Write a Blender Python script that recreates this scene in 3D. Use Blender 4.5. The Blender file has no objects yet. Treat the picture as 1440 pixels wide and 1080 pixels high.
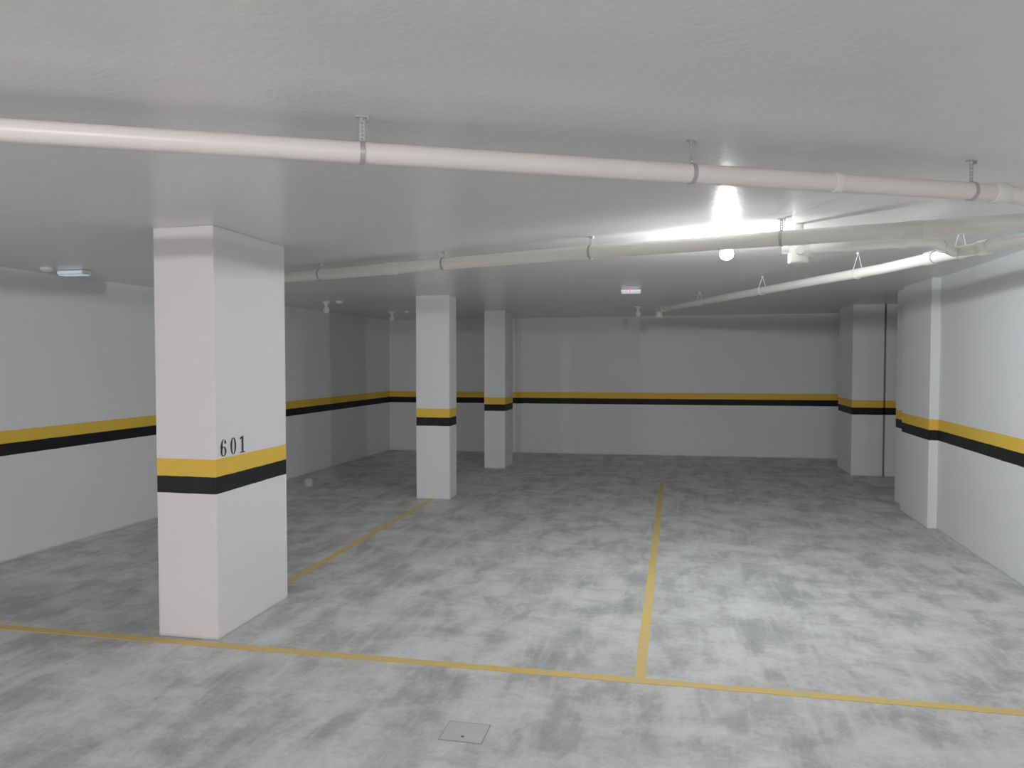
import bpy, bmesh, math, random
from mathutils import Vector, Matrix
random.seed(4)
D=bpy.data; S=bpy.context.scene; COL=S.collection
try:
    S.view_settings.view_transform='Standard'; S.view_settings.look='None'; S.view_settings.gamma=1.26
except Exception: pass
H=1.65
def cz(x,y): return 2.41+0.008*(x+2.6)-0.0085*(y-4)

# ---------------- materials ----------------
def newmat(name):
    m=D.materials.new(name); m.use_nodes=True
    nt=m.node_tree; b=nt.nodes['Principled BSDF']; return m,nt,b
def mathn(nt,op,a,b=None,c=None):
    n=nt.nodes.new('ShaderNodeMath'); n.operation=op
    for i,v in enumerate((a,b,c)):
        if v is None: continue
        if isinstance(v,(int,float)): n.inputs[i].default_value=v
        else: nt.links.new(v,n.inputs[i])
    return n.outputs[0]
def mix(nt,fac,a,b,bt='MIX'):
    n=nt.nodes.new('ShaderNodeMix'); n.data_type='RGBA'; n.blend_type=bt
    for i,v in ((0,fac),(6,a),(7,b)):
        if isinstance(v,(int,float)): n.inputs[i].default_value=v
        elif isinstance(v,tuple): n.inputs[i].default_value=v if len(v)==4 else v+(1,)
        else: nt.links.new(v,n.inputs[i])
    return n.outputs[2]
def noise(nt,vec,scale,detail=4,rough=.5,dist=0):
    n=nt.nodes.new('ShaderNodeTexNoise'); n.inputs['Scale'].default_value=scale
    n.inputs['Detail'].default_value=detail; n.inputs['Roughness'].default_value=rough
    n.inputs['Distortion'].default_value=dist
    nt.links.new(vec,n.inputs['Vector']); return n.outputs['Fac']
def ramp(nt,fac,stops):
    n=nt.nodes.new('ShaderNodeValToRGB'); e=n.color_ramp.elements
    e[0].position=stops[0][0]; e[0].color=stops[0][1]
    e[1].position=stops[-1][0]; e[1].color=stops[-1][1]
    for p,c in stops[1:-1]:
        x=e.new(p); x.color=c
    nt.links.new(fac,n.inputs[0]); return n.outputs[0]
def g(v): return (v,v,v,1)
def bump(nt,b,h,strength,dist=.01):
    n=nt.nodes.new('ShaderNodeBump'); n.inputs['Strength'].default_value=strength; n.inputs['Distance'].default_value=dist
    nt.links.new(h,n.inputs['Height']); nt.links.new(n.outputs[0],b.inputs['Normal'])
def pos(nt): return nt.nodes.new('ShaderNodeNewGeometry').outputs['Position']
def scaled(nt,v,s,rot=(0,0,0)):
    n=nt.nodes.new('ShaderNodeMapping'); n.inputs['Scale'].default_value=s; n.inputs['Rotation'].default_value=rot
    nt.links.new(v,n.inputs['Vector']); return n.outputs[0]

def wall_mat(name,base):
    m,nt,b=newmat(name); P=pos(nt)
    sx=nt.nodes.new('ShaderNodeSeparateXYZ'); nt.links.new(P,sx.inputs[0])
    nz=noise(nt,P,10,2)
    z=mathn(nt,'ADD',sx.outputs[2],mathn(nt,'MULTIPLY',mathn(nt,'SUBTRACT',nz,.5),.006))
    y=mathn(nt,'MULTIPLY',mathn(nt,'GREATER_THAN',z,.957),mathn(nt,'LESS_THAN',z,1.06))
    k=mathn(nt,'MULTIPLY',mathn(nt,'GREATER_THAN',z,.857),mathn(nt,'LESS_THAN',z,.957))
    n1=noise(nt,P,1.3,3,.6)
    c=mix(nt,n1,tuple(v*.95 for v in base),tuple(min(1,v*1.02) for v in base))
    foot=ramp(nt,mathn(nt,'ADD',sx.outputs[2],mathn(nt,'MULTIPLY',nz,.02)),[(.012,g(1)),(.03,g(0))])
    c=mix(nt,mathn(nt,'MULTIPLY',foot,.55),c,(.30,.31,.31))
    c=mix(nt,y,c,(.80,.49,.05)); c=mix(nt,k,c,(.006,.007,.009))
    nt.links.new(c,b.inputs['Base Color']); b.inputs['Roughness'].default_value=.6
    b.inputs['Specular IOR Level'].default_value=.2
    bump(nt,b,mathn(nt,'ADD',noise(nt,P,80,2),mathn(nt,'MULTIPLY',nz,1.0)),.15,.006); return m
M_wall=wall_mat('painted_plaster_wall',(.78,.797,.812))
M_col=wall_mat('painted_plaster_column',(.82,.785,.815))

def ceil_mat():
    m,nt,b=newmat('ceiling_paint'); P=pos(nt)
    n1=noise(nt,P,.8,4,.6,.6)
    c=mix(nt,n1,(.745,.745,.73),(.82,.815,.80))
    v=scaled(nt,P,(1,1,1),(0,0,math.radians(-58)))
    sx=nt.nodes.new('ShaderNodeSeparateXYZ'); nt.links.new(v,sx.inputs[0])
    fx=mathn(nt,'ABSOLUTE',mathn(nt,'SUBTRACT',mathn(nt,'FRACT',mathn(nt,'DIVIDE',sx.outputs[0],1.22)),.5))
    fy=mathn(nt,'ABSOLUTE',mathn(nt,'SUBTRACT',mathn(nt,'FRACT',mathn(nt,'DIVIDE',sx.outputs[1],2.44)),.5))
    j=mathn(nt,'MAXIMUM',mathn(nt,'LESS_THAN',fx,.004),mathn(nt,'LESS_THAN',fy,.002))
    j=mathn(nt,'MULTIPLY',j,ramp(nt,n1,[(.44,g(0)),(.58,g(1))]))
    c=mix(nt,mathn(nt,'MULTIPLY',j,.16),c,(.95,.95,.94))
    nt.links.new(c,b.inputs['Base Color'])
    b.inputs['Roughness'].default_value=.25
    b.inputs['Specular IOR Level'].default_value=.35
    hh=mathn(nt,'ADD',mathn(nt,'MULTIPLY',noise(nt,P,38,3,.6),.7),mathn(nt,'MULTIPLY',noise(nt,P,6,4,.55),1.9))
    hh=mathn(nt,'ADD',hh,mathn(nt,'MULTIPLY',j,.8))
    bump(nt,b,hh,.26,.006); return m
M_ceil=ceil_mat()

def floor_mat():
    m,nt,b=newmat('power_trowelled_concrete'); P=pos(nt)
    a=noise(nt,scaled(nt,P,(1.0,1.15,1),(0,0,.3)),2.3,8,.66,.35)
    a2=noise(nt,scaled(nt,P,(1.5,.6,1),(0,0,-.6)),3.0,6,.62,.5)
    a3=noise(nt,scaled(nt,P,(.7,1.4,1),(0,0,-.35)),3.4,7,.66,.45)
    f=noise(nt,P,30,4,.75)
    s=mathn(nt,'ADD',mathn(nt,'MULTIPLY',a,.5),mathn(nt,'MULTIPLY',a2,.5))
    c=ramp(nt,s,[(.38,(.29,.30,.295,1)),(.445,(.37,.383,.377,1)),(.49,(.49,.50,.494,1)),(.55,(.575,.587,.58,1)),(.64,(.66,.67,.665,1))])
    c=mix(nt,mathn(nt,'MULTIPLY',ramp(nt,a3,[(.50,g(0)),(.60,g(1))]),.46),c,(.33,.342,.336))
    c=mix(nt,.5,c,ramp(nt,f,[(.3,g(.36)),(.7,g(.64))]),'OVERLAY')
    st=noise(nt,scaled(nt,P,(9,.7,1),(0,0,-.42)),1.4,3,.6,.2)
    c=mix(nt,mathn(nt,'MULTIPLY',ramp(nt,st,[(.54,g(0)),(.70,g(1))]),.36),c,(.68,.69,.685))
    nt.links.new(c,b.inputs['Base Color'])
    b.inputs['Roughness'].default_value=.5
    b.inputs['Specular IOR Level'].default_value=.35
    bump(nt,b,f,.10,.004); return m
M_floor=floor_mat()

def line_mat():
    m,nt,b=newmat('worn_yellow_paint'); P=pos(nt)
    w=ramp(nt,noise(nt,P,20,4,.75),[(.38,g(.85)),(.60,g(0))])
    w2=mathn(nt,'MULTIPLY',ramp(nt,noise(nt,P,1.6,3),[(.4,g(0)),(.6,g(1))]),.35)
    c=mix(nt,mathn(nt,'MAXIMUM',w,w2),(.72,.45,.05),(.50,.44,.24))
    nt.links.new(c,b.inputs['Base Color']); b.inputs['Roughness'].default_value=.6; return m
M_line=line_mat()
def flat(name,col,rough=.5,metal=0,em=None,es=0,var=.04):
    m,nt,b=newmat(name)
    if em:
        b.inputs['Emission Color'].default_value=em+(1,); b.inputs['Emission Strength'].default_value=es
    P=pos(nt); c=mix(nt,noise(nt,P,7,2),tuple(v*(1-var) for v in col),tuple(min(1,v*(1+var)) for v in col))
    nt.links.new(c,b.inputs['Base Color']); b.inputs['Roughness'].default_value=rough; b.inputs['Metallic'].default_value=metal
    return m
M_pvc=flat('white_pvc',(.72,.68,.665),.35)
M_pvcb=flat('ivory_pvc',(.80,.79,.75),.35)
M_pvc2=flat('white_pvc_fittings',(.76,.745,.70),.35)
M_galv=flat('galvanised_steel',(.42,.43,.44),.4,.5,var=.15)
M_white=flat('white_plastic',(.82,.82,.80),.4)
M_cap=flat('grey_white_cap',(.52,.53,.48),.5)
M_black=flat('stencil_ink',(.012,.012,.012),.6)
M_dark=flat('dark_joint',(.03,.03,.03),.8)
M_screen=flat('emergency_light_diffuser',(.78,.86,.95),.3,0,(.72,.86,1.0),.28)
M_red=flat('red_indicator_led',(.8,.05,.05),.3,0,(1,.05,.04),3)
M_drain=flat('drain_cover_concrete',(.47,.48,.475),.6,var=.2)
M_globe=D.materials.new('frosted_lit_bulb'); M_globe.use_nodes=True
nt=M_globe.node_tree; nt.nodes.clear()
o_=nt.nodes.new('ShaderNodeOutputMaterial'); ad=nt.nodes.new('ShaderNodeAddShader'); tr=nt.nodes.new('ShaderNodeBsdfTransparent'); em=nt.nodes.new('ShaderNodeEmission')
em.inputs['Color'].default_value=(.95,.98,1,1); em.inputs['Strength'].default_value=14
nt.links.new(tr.outputs[0],ad.inputs[0]); nt.links.new(em.outputs[0],ad.inputs[1]); nt.links.new(ad.outputs[0],o_.inputs[0])

# ---------------- mesh helpers ----------------
def obj(name,bm,mat,parent=None,smooth=False,bevel=0):
    me=D.meshes.new(name); bmesh.ops.recalc_face_normals(bm,faces=bm.faces); bm.to_mesh(me); bm.free()
    mats=mat if isinstance(mat,list) else [mat]
    for m in mats: me.materials.append(m)
    if smooth:
        for p in me.polygons: p.use_smooth=True
    o=D.objects.new(name,me); COL.objects.link(o)
    if parent: o.parent=parent
    if bevel:
        md=o.modifiers.new('b','BEVEL'); md.width=bevel; md.segments=2; md.limit_method='ANGLE'
    return o
def empty(name,loc=(0,0,0)):
    e=D.objects.new(name,None); e.empty_display_size=.1; COL.objects.link(e); return e
def add_box(bm,x0,x1,y0,y1,z0,z1):
    vs=[bm.verts.new((x,y,z)) for z in (z0,z1) for y in (y0,y1) for x in (x0,x1)]
    for q in ((0,1,3,2),(4,5,7,6),(0,1,5,4),(2,3,7,6),(0,2,6,4),(1,3,7,5)): bm.faces.new([vs[i] for i in q])
    return vs
def prism(bm,poly,z0=0,top=None,z1=None):
    lo=[bm.verts.new((x,y,z0)) for x,y in poly]; hi=[bm.verts.new((x,y,z1 if z1 is not None else cz(x,y)+top)) for x,y in poly]
    n=len(poly); bm.faces.new(lo[::-1]); bm.faces.new(hi)
    for i in range(n): bm.faces.new((lo[i],lo[(i+1)%n],hi[(i+1)%n],hi[i]))
def sweep(bm,pts,r,seg=20,cap=True):
    pts=[Vector(p) for p in pts]; rings=[]; up=Vector((0,0,1))
    t0=(pts[1]-pts[0]).normalized()
    if abs(t0.z)>.9: up=Vector((1,0,0))
    nrm=(up-t0*up.dot(t0)).normalized()
    for i,p in enumerate(pts):
        if i==0: t=t0
        elif i==len(pts)-1: t=(pts[-1]-pts[-2]).normalized()
        else: t=((pts[i]-pts[i-1]).normalized()+(pts[i+1]-pts[i]).normalized()).normalized()
        nrm=(nrm-t*nrm.dot(t)).normalized(); b=t.cross(nrm)
        rr=r[i] if isinstance(r,(list,tuple)) else r
        rings.append([bm.verts.new(p+(nrm*math.cos(a)+b*math.sin(a))*rr) for a in [2*math.pi*k/seg for k in range(seg)]])
    for a,b in zip(rings,rings[1:]):
        for k in range(seg): bm.faces.new((a[k],a[(k+1)%seg],b[(k+1)%seg],b[k]))
    if cap: bm.faces.new(rings[0][::-1]); bm.faces.new(rings[-1])
def fillet(pts,rad,n=8):
    pts=[Vector(p) for p in pts]; out=[pts[0]]
    for a,b,c in zip(pts,pts[1:],pts[2:]):
        d1=(a-b).normalized(); d2=(c-b).normalized(); ra=min(rad,(a-b).length*.45,(c-b).length*.45)
        p0=b+d1*ra; p2=b+d2*ra
        for k in range(n+1):
            t=k/n; out.append(p0*(1-t)**2+b*2*t*(1-t)+p2*t*t)
    out.append(pts[-1]); return out
def collar(bm,p,d,r,L):
    p=Vector(p); d=Vector(d).normalized()
    sweep(bm,[p-d*L/2,p-d*(L/2-.004),p+d*(L/2-.004),p+d*L/2],[r*.96,r,r,r*.96],20)
def smooth_by_angle(o,ang=40):
    me=o.data
    for p in me.polygons: p.use_smooth=True
    try: me.set_sharp_from_angle(angle=math.radians(ang))
    except Exception: pass

# ---------------- room shell ----------------
bm=bmesh.new(); add_box(bm,-6.2,5.2,-7.2,14,-.2,0); obj('floor',bm,M_floor)
bm=bmesh.new()
for pts in [[(-6.2,-7.2),(5.2,-7.2),(5.2,14),(-6.2,14)]]:
    lo=[bm.verts.new((x,y,cz(x,y))) for x,y in pts]; hi=[bm.verts.new((x,y,2.9)) for x,y in pts]
    bm.faces.new(lo); bm.faces.new(hi[::-1])
    for i in range(4): bm.faces.new((lo[i],lo[(i+1)%4],hi[(i+1)%4],hi[i]))
obj('ceiling',bm,M_ceil)
def lx(y): return -5.3+.042*(y-5)
bm=bmesh.new(); prism(bm,[(-6.0,-7),(lx(-7),-7),(lx(12.92),12.92),(-6.0,12.92)],0,.0); obj('wall_left',bm,M_wall)
def by(x): return 12.92+.05*(x+4.97)
bm=bmesh.new(); prism(bm,[(-6.0,by(-6)),(5.0,by(5)),(5.0,13.8),(-6,13.8)],0,.0); obj('wall_back',bm,M_wall)
bm=bmesh.new(); prism(bm,[(-6,-7.15),(5,-7.15),(5,-7.0),(-6,-7.0)],0,.0); obj('wall_front',bm,M_wall)
bm=bmesh.new(); prism(bm,[(2.47,-7),(2.7,-7),(2.7,9.3),(5.0,9.3),(5.0,9.5),(2.48,9.5),(2.47,8.6)],0,.0); obj('wall_right',bm,M_wall)
bm=bmesh.new(); prism(bm,[(4.8,9.5),(5.0,9.5),(5.0,13.4),(4.8,13.4)],0,.0); obj('wall_recess_side',bm,M_wall)
bm=bmesh.new(); prism(bm,[(2.86,11.47),(4.8,11.47),(4.8,11.62),(2.86,11.62)],0,.0); obj('wall_recess_partition',bm,M_wall)
def column(name,x0,x1,y0,y1,mat=M_col):
    bm=bmesh.new(); prism(bm,[(x0,y0),(x1,y0),(x1,y1),(x0,y1)],0,.0)
    return obj(name,bm,mat,bevel=.006)
cA=column('concrete_column',-2.985,-2.595,3.975,4.80)
cB=column('concrete_column.001',-2.95,-2.545,8.52,8.81,M_wall)
cC=column('concrete_column.002',-2.78,-2.46,11.11,11.66,M_wall)
cD=column('concrete_column.003',2.42,2.83,11.45,12.37,M_wall)
cE=column('wall_pilaster',2.39,2.48,8.02,8.93,M_wall)

def digits():
    e=bmesh.new(); X=-2.5935
    def P2(u,v): return e.verts.new((X,u,v))
    def ring(cy,czz,ro,rz,ri,riz,a0=0,a1=2*math.pi,n=28):
        va=[];vb=[]
        for k in range(n+1):
            a=a0+(a1-a0)*k/n
            va.append(P2(cy+ro*math.cos(a),czz+rz*math.sin(a))); vb.append(P2(cy+ri*math.cos(a),czz+riz*math.sin(a)))
        for k in range(n): e.faces.new((va[k],va[k+1],vb[k+1],vb[k]))
    def quad(a,b,c,d): e.faces.new([P2(*a),P2(*b),P2(*c),P2(*d)])
    z0=1.068; h=.104
    c=4.052; w=.031
    ring(c,z0+.030,w,.030,w*.38,.025,-math.pi*.47,math.pi*.47); ring(c,z0+.030,w,.030,w*.38,.025,math.pi*.53,math.pi*1.47)
    ring(c+.004,z0+.050,w+.004,.054,w*.42,.050,math.pi*.56,math.pi*1.02)
    ring(c+.006,z0+.050,w*.7,.054,w*.5,.050,math.pi*.2,math.pi*.48)
    ring(c+.018,z0+.084,.010,.011,.0001,.0001)
    c=4.155
    ring(c,z0+h/2,w,h/2,w*.36,h/2-.006,-math.pi*.46,math.pi*.46); ring(c,z0+h/2,w,h/2,w*.36,h/2-.006,math.pi*.54,math.pi*1.46)
    c=4.255
    quad((c-.011,z0+.006),(c+.011,z0+.006),(c+.011,z0+h),(c-.011,z0+h-.004))
    quad((c-.028,z0),(c+.028,z0),(c+.028,z0+.007),(c-.028,z0+.007))
    quad((c-.03,z0+h-.022),(c-.011,z0+h-.016),(c-.011,z0+h-.002),(c-.03,z0+h-.014))
    return e
o=obj('stencil_number_601',digits(),M_black,cA)

# ---------------- floor markings ----------------
def strip(bm,x0,y0,x1,y1,w,z=.003):
    a=Vector((x0,y0,0)); b=Vector((x1,y1,0)); d=(b-a).normalized(); n=Vector((-d.y,d.x,0))*w/2
    m=int((b-a).length/.12)
    L=[];R=[]
    for i in range(m+1):
        p=a.lerp(b,i/m)
        L.append(p+n*(1+random.uniform(-.07,.07))); R.append(p-n*(1+random.uniform(-.07,.07)))
    vl=[bm.verts.new((p.x,p.y,z)) for p in L]; vr=[bm.verts.new((p.x,p.y,z)) for p in R]
    wl=[bm.verts.new((p.x,p.y,.0002)) for p in L]; wr=[bm.verts.new((p.x,p.y,.0002)) for p in R]
    for i in range(m):
        bm.faces.new((vr[i],vr[i+1],vl[i+1],vl[i])); bm.faces.new((wr[i],wl[i],wl[i+1],wr[i+1]))
        bm.faces.new((vl[i],vl[i+1],wl[i+1],wl[i])); bm.faces.new((vr[i],wr[i],wr[i+1],vr[i+1]))
    bm.faces.new((vl[0],wl[0],wr[0],vr[0])); bm.faces.new((vl[m],vr[m],wr[m],wl[m]))
bm=bmesh.new(); strip(bm,-5.3,3.895,2.46,3.935,.065); obj('parking_line_front',bm,M_line)
bm=bmesh.new(); strip(bm,-.165,3.95,-.155,10.3,.058,.0025); obj('parking_line_centre',bm,M_line)
bm=bmesh.new(); strip(bm,-2.775,4.81,-2.76,8.51,.055,.0025); obj('parking_line_left',bm,M_line)

E=empty('drain_cover')
bm=bmesh.new()
add_box(bm,-.985,-.80,3.13,3.295,.0002,.003); obj('lid',bm,M_drain,E)
bm=bmesh.new()
for a in ((-.989,-.985,3.126,3.299),(-.80,-.796,3.126,3.299),(-.985,-.80,3.126,3.13),(-.985,-.80,3.295,3.299)):
    add_box(bm,*a,.0002,.0032)
obj('frame_joint',bm,flat('drain_frame',(.27,.27,.26),.7),E)
bm=bmesh.new(); add_box(bm,-.90,-.885,3.165,3.175,.003,.004); obj('lift_slot',bm,M_dark,E)

bm=bmesh.new(); sweep(bm,[(-4.61,9.10,0),(-4.61,9.10,.05),(-4.61,9.10,.075),(-4.61,9.10,.09),(-4.61,9.10,.097)],[.062,.062,.055,.036,.01],24)
o=obj('floor_pipe_cap',bm,M_cap); smooth_by_angle(o)

# ---------------- pipes ----------------
def hanger(parent,p,d,r,drop_top,k):
    p=Vector(p); d=Vector(d).normalized(); n=Vector((-d.y,d.x,0)).normalized()
    bm=bmesh.new(); seg=24
    rin=r+.0008; ro=r+.0028
    rings=[]
    for s,rr in ((-.008,rin),(-.008,ro),(.008,ro),(.008,rin)):
        rings.append([bm.verts.new(p+d*s+(n*math.cos(a)+Vector((0,0,1))*math.sin(a))*rr) for a in [2*math.pi*i/seg for i in range(seg)]])
    for i in range(4):
        a=rings[i]; b=rings[(i+1)%4]
        for j in range(seg): bm.faces.new((a[j],a[(j+1)%seg],b[(j+1)%seg],b[j]))
    zt=drop_top
    def slab(c,hx,hy,z0,z1):
        vs=[bm.verts.new(Vector((c.x,c.y,0))+d*sx*hx+n*sy*hy+Vector((0,0,z))) for z in (z0,z1) for sy in (-1,1) for sx in (-1,1)]
        for q in ((0,1,3,2),(4,5,7,6),(0,1,5,4),(2,3,7,6),(0,2,6,4),(1,3,7,5)): bm.faces.new([vs[i] for i in q])
    z=p.z+r
    while z<zt-.004:
        slab(p,.008,.001,z,min(z+.006,zt))
        for s in (-1,1): slab(p+d*s*.006,.002,.001,z+.006,min(z+.013,zt))
        z+=.013
    slab(p,.020,.009,zt-.004,zt)
    slab(p+d*.018,.002,.009,zt-.014,zt-.004)
    sweep(bm,[p+Vector((0,0,zt-p.z-.014)),p+Vector((0,0,zt-p.z-.003))],.005,8)
    return obj('hanger_%d'%k,bm,M_galv,parent)
def lerp(a,b,t): return tuple(a[i]+(b[i]-a[i])*t for i in range(3))

E=empty('drain_pipe')
r1=.035
a=(-1.94,1.92,2.318); b=(1.28,3.50,2.322)
dv=(Vector(b)-Vector(a)).normalized()
st=Vector(a)-dv*3.55; en=Vector(b)+dv*.08
path=[tuple(st),tuple(en),tuple(en+Vector((.20,.02,-.07))),(2.46,3.62,2.19)]
bm=bmesh.new(); sweep(bm,fillet(path,.07),r1); o=obj('tube',bm,M_pvc,E); smooth_by_angle(o)
bm=bmesh.new()
collar(bm,tuple(Vector(a)+dv*((.60-a[0])/dv.x)),dv,r1*1.12,.035)
collar(bm,tuple(en-dv*.07),dv,r1*1.17,.07)
collar(bm,tuple(en+Vector((.20,.02,-.07))),(1,.05,-.2),r1*1.17,.09)
o=obj('couplings',bm,M_pvc2,E); smooth_by_angle(o)
for i,x in enumerate((-2.6,-1.005,.055,1.165)):
    p=Vector(a)+dv*((x-a[0])/dv.x); hanger(E,p,dv,r1,cz(p.x,p.y)+.0,i+1)
E=empty('drain_pipe.001')
r2=.043
pts=[(-3.3,5.86,2.31),(-2.45,5.58,2.312),(-1.62,5.29,2.32),(-.53,4.91,2.322),(.58,4.56,2.32),(1.69,4.28,2.325),(2.47,4.08,2.33)]
bm=bmesh.new(); sweep(bm,pts,r2); o=obj('tube',bm,M_pvcb,E); smooth_by_angle(o)
bm=bmesh.new()
d2=Vector((1.11,-.35,0)).normalized()
collar(bm,(-2.08,5.45,2.316),d2,r2*1.10,.10)
collar(bm,(1.22,4.40,2.322),d2,r2*1.10,.09)
o=obj('couplings',bm,M_pvc2,E); smooth_by_angle(o)
for i,(x,y,z) in enumerate(((-2.76,5.683,2.311),(-1.62,5.29,2.32),(-.53,4.91,2.322),(.58,4.56,2.32))):
    hanger(E,(x,y,z),d2,r2,cz(x,y),i+1)
E=empty('drain_pipe.002')
r3=.036
pts=[(-.17,10.06,2.275),(1.42,5.82,2.272),(1.585,5.13,2.27),(1.80,4.50,2.27),(2.47,2.75,2.27)]
bm=bmesh.new(); sweep(bm,[(-.20,10.12,2.275)]+pts,r3)
br=fillet([(.76,4.70,2.275),(1.33,4.50,2.275),(1.60,4.98,2.272)],.12)
sweep(bm,br,[.029]*len(br)); o=obj('tube',bm,M_pvcb,E); smooth_by_angle(o)
bm=bmesh.new()
dd=Vector((.19,-.63,0)).normalized()
collar(bm,(1.555,5.24,2.27),dd,r3*1.2,.09); collar(bm,(1.70,4.79,2.27),dd,r3*1.2,.08)
collar(bm,(.95,4.635,2.275),(.57,-.2,0),.034,.05); collar(bm,(1.21,4.545,2.275),(.57,-.2,0),.034,.05); collar(bm,(1.46,4.73,2.273),(.27,.48,0),.034,.06)
sweep(bm,fillet([(-.14,9.98,2.275),(-.205,10.14,2.275),(-.205,10.14,2.20)],.05),.043)
collar(bm,(-.205,10.14,2.19),(0,0,1),.05,.04)
o=obj('couplings',bm,M_pvc2,E); smooth_by_angle(o)
def wire_loop(parent,p,d,r,zt,k):
    p=Vector(p); d=Vector(d).normalized(); n=Vector((-d.y,d.x,0))
    q=[Vector((p.x,p.y,zt))+n*.002, p+n*(r+.004)+Vector((0,0,.01))]
    for i in range(1,10):
        an=-math.pi*i/10; q.append(p+n*math.cos(an)*(r+.004)+Vector((0,0,math.sin(an)*(r+.004))))
    q+=[p-n*(r+.004)+Vector((0,0,.01)),Vector((p.x,p.y,zt))-n*.002+d*.012]
    bm=bmesh.new(); sweep(bm,q,.003,6)
    collar(bm,(p.x,p.y,zt-.005),(0,0,1),.010,.01)
    return obj('wire_hanger_%d'%k,bm,M_pvc2,parent)
def on3(y):
    for A,B in zip(pts,pts[1:]):
        if A[1]>=y>=B[1]:
            t=(A[1]-y)/(A[1]-B[1]); return lerp(A,B,t)
for i,y in enumerate((8.9,7.5,6.1,4.98,4.0)):
    q=on3(y); wire_loop(E,q,dd,r3,cz(q[0],q[1]),i+1)
E=empty('siphon_trap')
tx,ty=.70,4.76
bm=bmesh.new()
sweep(bm,[(tx,ty,2.20),(tx,ty,2.206),(tx,ty,2.30),(tx,ty,2.302),(tx,ty,2.325),(tx,ty,2.33)],[.050,.056,.056,.063,.063,.06],24)
sweep(bm,[(tx,ty,2.32),(tx,ty,cz(tx,ty)-.004)],.03,20)
o=obj('body',bm,M_pvc2,E); smooth_by_angle(o)
bm=bmesh.new(); sweep(bm,[(tx+.02,ty-.02,2.272),(tx+.09,ty-.02,2.275)],.04,18); sweep(bm,[(tx-.09,ty+.02,2.29),(tx-.02,ty+.01,2.29)],.03,18)
sweep(bm,[(tx+.0,ty-.075,2.27),(tx,ty-.04,2.27)],.024,16)
o=obj('outlets',bm,M_pvc2,E); smooth_by_angle(o)

E=empty('wall_conduit')
xc=-2.66; yc=by(xc)-.022
bm=bmesh.new(); sweep(bm,[(xc,yc,.02),(xc,yc,cz(xc,yc)-.01)],.02,14); o=obj('tube',bm,M_wall,E); smooth_by_angle(o)
bm=bmesh.new()
for z in (.25,.6,1.2,1.8): add_box(bm,xc-.035,xc+.035,yc-.024,yc+.02,z,z+.02)
obj('clamps',bm,M_wall,E)

# ---------------- ceiling fixtures ----------------
def sock(x,y,lit=None,power=80,name='bulb_holder_lamp'):
    E=empty(name); z=cz(x,y)
    bm=bmesh.new()
    sweep(bm,[(x,y,z),(x,y,z-.010),(x,y,z-.018),(x,y,z-.02),(x,y,z-.045),(x,y,z-.05)],[.05,.05,.042,.026,.023,.018],24)
    o=obj('holder',bm,M_white,E); smooth_by_angle(o)
    bm=bmesh.new()
    prof=[(0,.016),(.010,.018),(.022,.026),(.035,.034),(.050,.039),(.064,.040),(.078,.036),(.089,.028),(.096,.017),(.099,.006)]
    sweep(bm,[(x,y,z-.048-a) for a,_ in prof],[b*(1.1 if lit else 1) for _,b in prof],20)
    obj('bulb',bm,M_globe if lit else M_white,E,smooth=True)
    if lit:
        L=D.lights.new('filament','POINT'); L.energy=power; L.color=lit; L.shadow_soft_size=.028
        lo=D.objects.new('filament',L); lo.location=(x,y,z-.108); COL.objects.link(lo); lo.parent=E
    return E
sock(.32,5.14,(.94,.975,1.0),66)
warm=(1.0,.95,.96)
sock(-1.25,-.9,warm,110)
sock(-4.2,-3.2,warm,110)
sock(1.2,-4.2,warm,110)
for x,y in ((-4.3,9.0),(-4.15,10.9),(-.51,10.94)): sock(x,y)
def disc(x,y,r=.045,name='ceiling_sensor'):
    z=cz(x,y); bm=bmesh.new(); sweep(bm,[(x,y,z),(x,y,z-.02),(x,y,z-.03),(x,y,z-.034)],[r,r,r*.7,r*.3],24)
    o=obj(name,bm,M_white); smooth_by_angle(o)
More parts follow.
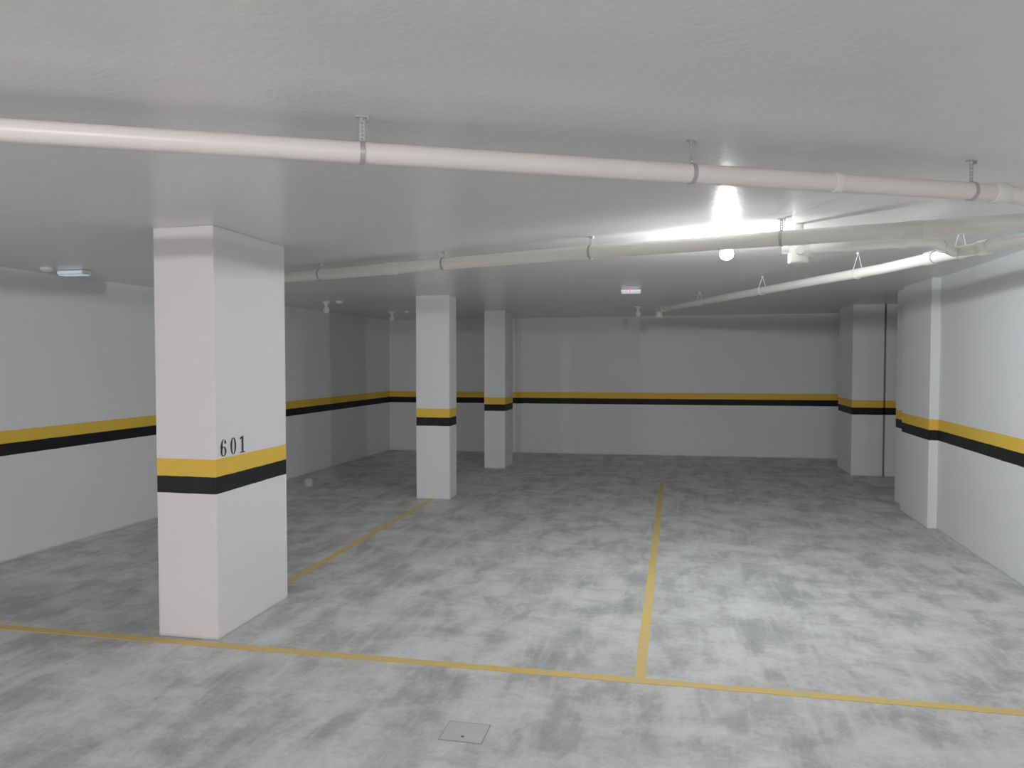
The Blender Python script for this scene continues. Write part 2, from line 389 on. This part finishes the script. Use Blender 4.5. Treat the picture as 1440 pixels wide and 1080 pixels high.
disc(-4.1,8.95); disc(-3.9,10.85,.035); disc(-5.0,5.35,.05)
def emerg(x,y,w,led=False):
    E=empty('emergency_light'); z=cz(x,y)-.001
    bm=bmesh.new(); add_box(bm,x-w/2,x+w/2,y-.05,y+.05,z-.035,z); obj('housing',bm,M_white,E,bevel=.006)
    bm=bmesh.new(); add_box(bm,x-w/2+.01,x+w/2-.01,y-.04,y+.04,z-.042,z-.035); add_box(bm,x-w/2+.012,x+w/2-.012,y-.053,y-.05,z-.030,z-.008)
    obj('diffuser',bm,M_screen,E)
    if led:
        bm=bmesh.new(); bmesh.ops.create_icosphere(bm,subdivisions=2,radius=.009,matrix=Matrix.Translation((x-.01,y-.055,z-.018))); obj('led',bm,M_red,E)
emerg(-.47,8.45,.22,True); emerg(-4.92,5.55,.25)

# ---- sensible origins ----
def bbox(objs):
    P=[]
    for o in objs:
        if o.type=='MESH': P+=[v.co for v in o.data.vertices]
    return [min(p[i] for p in P) for i in range(3)],[max(p[i] for p in P) for i in range(3)]
for o in list(COL.objects):
    if o.parent: continue
    if o.type=='EMPTY':
        lo,hi=bbox(o.children); c=Vector([(l+h_)/2 for l,h_ in zip(lo,hi)])
        o.location=c
        for ch in o.children:
            if ch.type=='MESH': ch.data.transform(Matrix.Translation(-c))
            else: ch.location=ch.location-c
    elif o.type=='MESH':
        lo,hi=bbox([o]); c=Vector(((lo[0]+hi[0])/2,(lo[1]+hi[1])/2,lo[2]))
        for q in [o]+list(o.children): q.data.transform(Matrix.Translation(-c))
        o.location=c

# ---------------- camera / world ----------------
cam=D.cameras.new('camera'); co=D.objects.new('camera',cam); COL.objects.link(co); S.camera=co
cam.sensor_fit='HORIZONTAL'; cam.sensor_width=36; cam.lens=36*1080/1440; cam.clip_start=.02
co.location=(0,0,H)
co.rotation_euler=(math.pi/2-math.atan(37/1080),0,math.atan(229/1080))
w=D.worlds.new('World'); S.world=w; w.use_nodes=True
w.node_tree.nodes['Background'].inputs[0].default_value=(.6,.63,.66,1); w.node_tree.nodes['Background'].inputs[1].default_value=.0
